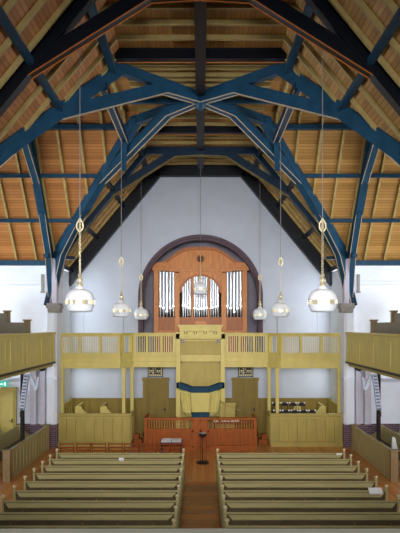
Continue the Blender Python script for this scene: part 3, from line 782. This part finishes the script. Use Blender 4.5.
# ------------------------------------------------------------------ nave pews
def pew(L,k):
    t=thing('pew',(0,0,0),'x','pew','long green pews of the nave')
    h=L/2
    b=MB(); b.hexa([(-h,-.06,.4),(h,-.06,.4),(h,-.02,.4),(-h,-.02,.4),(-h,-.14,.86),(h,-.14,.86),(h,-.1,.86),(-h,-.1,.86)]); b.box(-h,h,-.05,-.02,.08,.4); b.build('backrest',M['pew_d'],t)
    b=MB() # sloping book ledge, trapezoid
    tv=[(-h,-.10,.89),(h,-.10,.89),(h-.14,-.21,.77),(-h+.14,-.21,.77)]
    n=Vector((0,-.12,.11)).normalized()*-.03
    b.hexa(tv+[tuple(Vector(p)+n) for p in tv]); b.box(-h,h,-.12,-.08,.85,.885); b.build('book_ledge',M['pew'],t)
    b=MB(); b.box(-h+.05,h-.05,-.04,.34,.42,.46); b.build('seat',M['pew'],t)
    for s in (-1,1):
        pr=[(-.13,0),(.36,0),(.36,.5),(.2,.56),(.05,.62),(-.02,.78),(-.04,.9),(-.1,.94),(-.15,.9),(-.12,.6)]
        b=MB(); b.prism(pr,lambda u,v,tt:(tt,u,v),s*h-.02*s,s*(h+.03)); e=b.build('pew_end',M['pew'],t)
        b=MB(); b.lathe([(0,-.035),(.03,-.03),(.045,0),(.035,.03),(0,.04)],10,(s*(h+.005),-.1,.985)); b.tube([(s*(h+.005),-.1,.93),(s*(h+.005),-.1,.98)],.018,8); b.build('scroll_knob',M['knob'],e,True)
    for q in range(-2,3):
        b=MB(); x=q*L/5.2
        b.prism([(-.13,.5),(-.13,.7),(-.24,.7),(-.2,.66),(-.12,.5)],lambda u,v,tt:(tt,u,v),x-.012,x+.012); b.build('ledge_bracket',M['brownpost'],t)
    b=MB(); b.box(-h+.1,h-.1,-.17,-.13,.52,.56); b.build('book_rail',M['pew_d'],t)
    return t
PY=[18.76-.85*k for k in range(11)]
for s,nm in ((-1,'left'),(1,'right')):
    xi=s*.5; xo=s*4.19
    proto=None
    for k,y in enumerate(PY):
        loc=((xi+xo)/2,y,0)
        where={0:'the first row, nearest the pulpit',len(PY)-1:'last row, nearest the viewer'}.get(k,'the %s row back from the pulpit'%ORD[k])
        lab='long green pew with book ledge, %s block, %s'%(nm,where)
        if proto is None: proto=pew(abs(xo-xi),k); proto.location=loc; proto['label']=lab
        else: dup(proto,loc,lab)
b=MB(); b.box(-.15,.15,-.08,.08,0,.035); o=b.build('white_booklet',M['paper']); o.location=(3.93,PY[5]-.17,.88); o.rotation_euler=(math.radians(40),0,.05); tag(o,'white folded paper lying on a right pew ledge near its outer end','paper')
b=MB(); b.box(-.08,.08,-.025,.025,0,.02); o=b.build('small_white_booklet',M['paper']); o.location=(4.04,PY[0]-.17,.86); o.rotation_euler=(math.radians(43),0,0); tag(o,'small white paper on the front right pew, near its outer end','paper')
b=MB(); b.box(-.07,.07,-.04,.04,0,.05); o=b.build('small_white_bundle',M['paper']); o.location=(-2.2,PY[1]-.15,.87); o.rotation_euler=(math.radians(43),0,0); tag(o,'small white bundle on the second left pew from the front','paper')

# ------------------------------------------------------------------ transept pews and screens
for s,nm in ((-1,'left'),(1,'right')):
    t=thing('pew_screen',(s*5.7,21.2,0),'long green boarded screen before the %s transept pews'%nm,'screen','boarded screens of the transept pews')
    b=MB(); b.box(-.03,.03,-2.35,2.45,0,.84)
    y=-2.3
    while y<2.4: b.box(-s*.0,-s*.045,y,y+.05,.1,.8); y+=.38
    b.build('boarding',M['pew'],t)
    b=MB(); b.box(-.05,.05,-2.4,2.5,.84,.9); b.build('cap_rail',M['pew'],t)
    for y in (-2.4,2.45):
        b=MB(); b.box(-.11,.11,y-.07,y+.07,0,.92); b.box(-.13,.13,y-.09,y+.09,.92,.96); b.build('end_post',M['brownpost'],t,bevel=.01)
    for q,xx in enumerate((6.55,7.4,8.25)):
        p=thing('transept_pew',(s*xx,21.2,0),'green pew with rounded end in the %s transept, %s behind the screen'%(nm,ORD[q]),'pew','transept pews')
        b=MB(); b.hexa([(s*.1,-2.2,.4),(s*.1,2.4,.4),(s*.14,2.4,.4),(s*.14,-2.2,.4),(s*.2,-2.2,.9),(s*.2,2.4,.9),(s*.24,2.4,.9),(s*.24,-2.2,.9)]); b.build('backrest',M['pew'],p)
        b=MB(); b.box(-s*.3,s*.12,-2.2,2.4,.4,.44); b.build('seat',M['pew_d'],p)
        for y in (-2.2,2.4):
            pr=[(-.35,0),(.28,0),(.28,.86),(.22,.94),(.12,.96),(.04,.9),(-.04,.7),(-.2,.58),(-.35,.55)]
            b=MB(); b.prism([(s*u,v) for u,v in pr],yf,y-.03,y+.03); b.build('pew_end',M['pew'],p)
# white cloth on right
b=MB(); b.hexa([(-.1,-.12,0),(.12,-.1,0),(.12,.1,0),(-.1,.1,0),(-.08,-.06,.52),(.04,-.05,.48),(.03,.05,.5),(-.06,.05,.53)])
o=b.build('white_cloth',M['paper'],bevel=.03); o.location=(6.36,20.95,.44); tag(o,'crumpled white cloth standing on the seat behind the right screen','cloth')

# ------------------------------------------------------------------ side galleries
for s,nm in ((-1,'left'),(1,'right')):
    t=thing('side_gallery',(s*5.34,0,3.26),'yellow panelled front of the %s side gallery'%nm,'gallery front','side gallery fronts')
    y0,y1=12.7,23.3
    b=MB(); b.box(0,s*.06,y0,y1,.05,1.05)
    b.box(-s*.015,0,y0,y1,.9,1.05); b.box(-s*.015,0,y0,y1,.05,.2)
    y=y1
    while y>y0:
        b.box(-s*.015,0,y-.16,y,.2,.9); b.box(-s*.006,0,y-.62,y-.59,.2,.9); y-=1.75
    b.build('front_panel',M['yellow'],t)
    b=MB(); b.box(-s*.07,s*.14,y0,y1+.02,1.05,1.12); b.build('cap_rail',M['yellow'],t,bevel=.01)
    b=MB(); b.box(-s*.04,s*.1,y0,y1+.04,-.02,.05); b.build('bottom_moulding',M['iron'],t)
    b=MB(); b.box(0,s*.9,y1-.04,y1+.02,.0,1.05); b.build('return_panel',M['yellow'],t)
    b=MB(); b.box(s*5.4,s*TX,12.7,23.3,3.14,3.26); one('side_gallery_floor',b,M['yellow_d'],'underside and deck of the %s side gallery'%nm,'gallery floor')
    # raked benches
    for q,(xx,zt,ye) in enumerate(((6.15,4.72,22.6),(6.95,5.05,22.9),(7.8,5.4,23.0))):
        bb=thing('gallery_bench',(s*xx,0,3.26),'grey boarded bench on the %s side gallery, %s row from the front'%(nm,ORD[q]),'bench','benches on the side galleries')
        b=MB(); b.box(-.03,.03,13,ye-.05,0,zt-3.26); b.build('back_boards',M['greybench'],bb)
        b=MB(); b.box(-s*.45,0,13,ye-.05,zt-3.26-.5,zt-3.26-.46); b.build('seat',M['greybench'],bb)
        b=MB(); b.box(-.1,.1,ye-.06,ye+.12,0,zt-3.26+.06); b.box(-.13,.13,ye-.09,ye+.15,zt-3.26+.06,zt-3.26+.11); b.build('end_post',M['brownpost'],bb,bevel=.01)
    # iron column
    cl=thing('iron_column',(s*6.0,21.5,0),'dark slender iron column under the %s side gallery'%nm,'column','iron columns under the galleries')
    b=MB(); b.lathe([(0,0),(.13,0),(.13,.1),(.085,.16),(.075,.3),(.07,3.0),(.1,3.06),(.13,3.14),(0,3.14)],16); b.build('shaft',M['iron'],cl,True)
    b=MB(); b.box(-.05,.05,-.16,-.06,1.55,1.75); b.build('socket_box',M['iron'],cl,bevel=.01)
    # column loudspeaker and its bracket
    sp=thing('column_loudspeaker',(s*5.33,19.55,3.13),'slim silver column loudspeaker hanging tilted from the %s gallery'%nm,'loudspeaker','column loudspeakers')
    b=MB(); b.bar((0,0,0),(s*.13,-.03,-1.1),.15,.09,(0,1,0)); body=b.build('speaker_body',M['silver'],sp,bevel=.01)
    for k in range(11):
        z=-.06-.1*k; x=s*.13*(-z/1.1); b=MB(); b.box(x-.05,x+.05,-.08,-.04,z-.03,z+.02); b.build('grille_bar',M['navygrey'],body)
    b=MB(); b.bar((-s*.05,.1,-.02),(-s*.27,.1,-.5),.1,.08,(0,1,0)); b.bar((-s*.27,.1,-.5),(-s*.34,.1,-.1),.07,.06,(0,1,0)); b.build('bracket',M['silver'],sp)
    # lavender pilasters on the transept wall
    for q,(xx,w) in enumerate(((5.95,.16),(6.3,.2))):
        b=MB(); b.box(s*(xx-w/2),s*(xx+w/2),23.98,24.14,.9,3.13); b.box(s*(xx-w/2-.03),s*(xx+w/2+.03),24.05,24.14,.9,3.13)
        b.tube([(s*(xx-w/2),24.0,.9),(s*(xx-w/2),24.0,3.13)],.03,8)
        one('wall_pilaster',b,M['lav'],'pale lavender pilaster on the %s transept wall, %s'%(nm,'nearer the pier' if q==0 else 'farther from the pier'),'pilaster','transept pilasters')
    b=MB(); b.tube([(s*5.62,23.2,3.12),(s*5.62,23.0,3.04),(s*5.75,22.9,3.0)],.04,8); b.tube([(s*5.85,23.3,3.12),(s*5.85,23.2,3.03)],.05,8)
    one('spotlight',b,M['iron'],'small dark spotlights under the end of the %s side gallery'%nm,'spotlight')
# exit sign
ex=thing('exit_sign',(-7.55,24.12,2.31),'green and white lit exit sign above the left door','exit sign')
b=MB(); b.box(-.26,.26,-.05,0,0,.2); b.build('sign_face',M['green'],ex)
b=MB(); b.box(-.22,-.1,-.056,-.05,.04,.16); b.box(-.05,.05,-.056,-.05,.085,.115); b.prism([(.05,.06),(.05,.14),(.1,.1)],yf,-.056,-.05)
b.box(.14,.2,-.056,-.05,.04,.16); b.build('sign_pictogram',M['signwhite'],ex)

# ------------------------------------------------------------------ pendant lamps
def lamp():
    t=thing('pendant_lamp',(0,0,0),'x','lamp','white bell-shaped pendant lamps')
    # origin at the widest band
    b=MB(); b.lathe([(.05,.32),(.06,.30),(.085,.285),(.09,.262),(.12,.25),(.19,.225),(.245,.17),(.272,.10),(.285,.05),(.285,.035),(.25,.03),(.2,.15),(.06,.24)],32); b.build('shade',M['lampwhite'],t,True)
    b=MB(); b.lathe([(.283,.04),(.283,-.055)],32); bd=b.build('band',M['lampwhite'],t,True)
    b=MB()
    for k in range(10):
        a0=2*PI*k/10; a1=a0+2*PI/10*.66
        def C(r,a,z): return (r*math.cos(a),r*math.sin(a),z)
        am=(a0+a1)/2
        for (p,q) in ((a0,am),(am,a1)):
            b.hexa([C(.28,p,-.05),C(.292,p,-.05),C(.292,q,-.05),C(.28,q,-.05),C(.28,p,.035),C(.292,p,.035),C(.292,q,.035),C(.28,q,.035)])
    b.build('brass_windows',M['brass'],bd)
    b=MB(); b.lathe([(.29,.04),(.295,.045),(.29,.05)],32); b.lathe([(.29,-.055),(.295,-.06),(.28,-.065)],32); b.build('band_edges',M['lampwhite'],bd,True)
    b=MB(); b.lathe([(.285,-.06),(.27,-.09),(.255,-.15),(.235,-.185),(.2,-.2),(0,-.205)],32); b.build('opal_bowl',M['glasswhite'],t,True)
    b=MB(); b.lathe([(.06,.31),(.065,.34),(.035,.37),(.06,.41),(.055,.46),(.03,.49),(.045,.53),(.02,.58),(0,.58)],14); b.build('brass_stem',M['brass'],t,True)
    b=MB()
    for sx in (-.012,.012): b.tube([(sx,0,.57),(sx,0,1.42)],.006,5)
    for k in range(16): b.lathe([(0,-.018),(.018,0),(0,.018)],6,(0.012 if k%2 else -.012,0,.6+.052*k))
    b.build('chain',M['brass'],t)
    b=MB()
    b.tube([(-.012,0,1.4),(-.06,0,1.46),(-.06,0,1.56),(0,0,1.66)],.016,6); b.tube([(.012,0,1.4),(.06,0,1.46),(.06,0,1.56),(0,0,1.66)],.016,6); b.tube([(0,0,1.44),(0,0,1.62)],[.03,.02],8)
    b.build('pulley_yoke',M['brass'],t)
    return t
def cord(t,z,top):
    b=MB(); b.tube([(0,0,1.42),(0,0,top-z)],.009,6); b.build('cord',M['cord'],t)
L0=lamp()
spots=[(-2.4,12.7,.48,'left row, largest and nearest the viewer'),(2.43,12.7,.48,'right row, largest and nearest the viewer'),
       (-2.47,19.9,.48,'left row, the middle of three'),(2.5,19.9,.48,'right row, the middle of three'),
       (-2.42,26.0,.46,'left row, smallest and nearest the organ'),(2.42,26.0,.46,'right row, smallest and nearest the organ')]
lamps=[]
for k,(x,y,h,l) in enumerate(spots):
    lab='white pendant lamp with brass band and chain, '+l
    if k==0: L0.location=(x,y,EYE+h); L0['label']=lab; lamps.append(L0)
    else: lamps.append(dup(L0,(x,y,EYE+h),lab))
for t in lamps:
    z=t.location.z; cord(t,z,hs(abs(t.location.x))-.02 if abs(t.location.y-YC)>abs(t.location.x) else FLATH)
c=dup(L0,(0,26.0,EYE+1.5),'white pendant lamp hanging alone in front of the organ pipes')
for ch in list(c.children):
    if ch.name.startswith('cord'): bpy.data.objects.remove(ch)
for ch in list(c.children):
    if ch.name.startswith('pulley_yoke'): bpy.data.objects.remove(ch)
cord(c,EYE+1.5,FLATH-.3)

# rear gallery parapet under the viewer
b=MB(); b.box(-5.5,5.5,1.6,2.52,3.74,3.8); b.box(-5.5,5.5,2.3,2.4,0,3.74)
one('rear_gallery_parapet',b,M['parapet'],'grey ledge of the rear gallery along the bottom edge','parapet')

# ------------------------------------------------------------------ light
def area(name,loc,rot,sx,sy,power,color=(1,1,1),spread=PI):
    l=bpy.data.lights.new(name,'AREA'); l.shape='RECTANGLE'; l.size=sx; l.size_y=sy; l.energy=power; l.color=color; l.spread=spread
    o=bpy.data.objects.new(name,l); COL.objects.link(o); o.location=loc; o.rotation_euler=rot; return o
R=math.radians
cool=(.86,.93,1.0); warm=(1.0,.95,.86)
for s in (-1,1):
    c=cool if s<0 else (.90,.94,1.0)
    for y in (14.8,18.4,22.0): area('window_daylight',(s*(TX-.1),y,4.0),(0,R(68)*s,0),4.6,2.3,400,c,R(150))
    area('window_daylight',(s*9.2,12.75,4.2),(R(84),0,0),3.6,3.0,290,c)  # added fill towards the far transept wall, no window modelled behind it
    area('window_daylight',(s*9.2,12.75,1.9),(R(84),0,0),3.6,1.6,90,c)  # added fill to brighten the walls below the side gallery
    area('window_daylight',(s*5.57,26.1,5.6),(0,R(90)*s,0),3.4,1.6,80,c)  # added fill for the front wall; the chancel side wall is solid
    area('window_daylight',(s*5.57,26.1,2.35),(0,R(90)*s,0),1.3,1.8,28,c)  # lower added fill, for the wall under the organ gallery
area('window_daylight',(0,-2.8,6.0),(R(87),0,0),5,3,330,(1,.985,.97),R(50))  # unseen fill behind the camera, added to lift organ, gallery front and lamps
w=bpy.data.worlds.new('World'); bpy.context.scene.world=w; w.use_nodes=True
w.node_tree.nodes['Background'].inputs[0].default_value=(.75,.85,1,1); w.node_tree.nodes['Background'].inputs[1].default_value=1.0

# ------------------------------------------------------------------ camera
cam=bpy.data.cameras.new('camera'); co=bpy.data.objects.new('camera',cam); COL.objects.link(co)
co.location=(0,0,EYE); co.rotation_euler=(R(90),0,0)
cam.sensor_fit='HORIZONTAL'; cam.sensor_width=36; cam.lens=F/400*36; cam.shift_y=59.5/400; cam.shift_x=-.5/400
cam.clip_end=200
sc_=bpy.context.scene; sc_.camera=co
sc_.view_settings.view_transform='Standard'; sc_.view_settings.look='None'; sc_.view_settings.gamma=1; sc_.view_settings.exposure=0.15
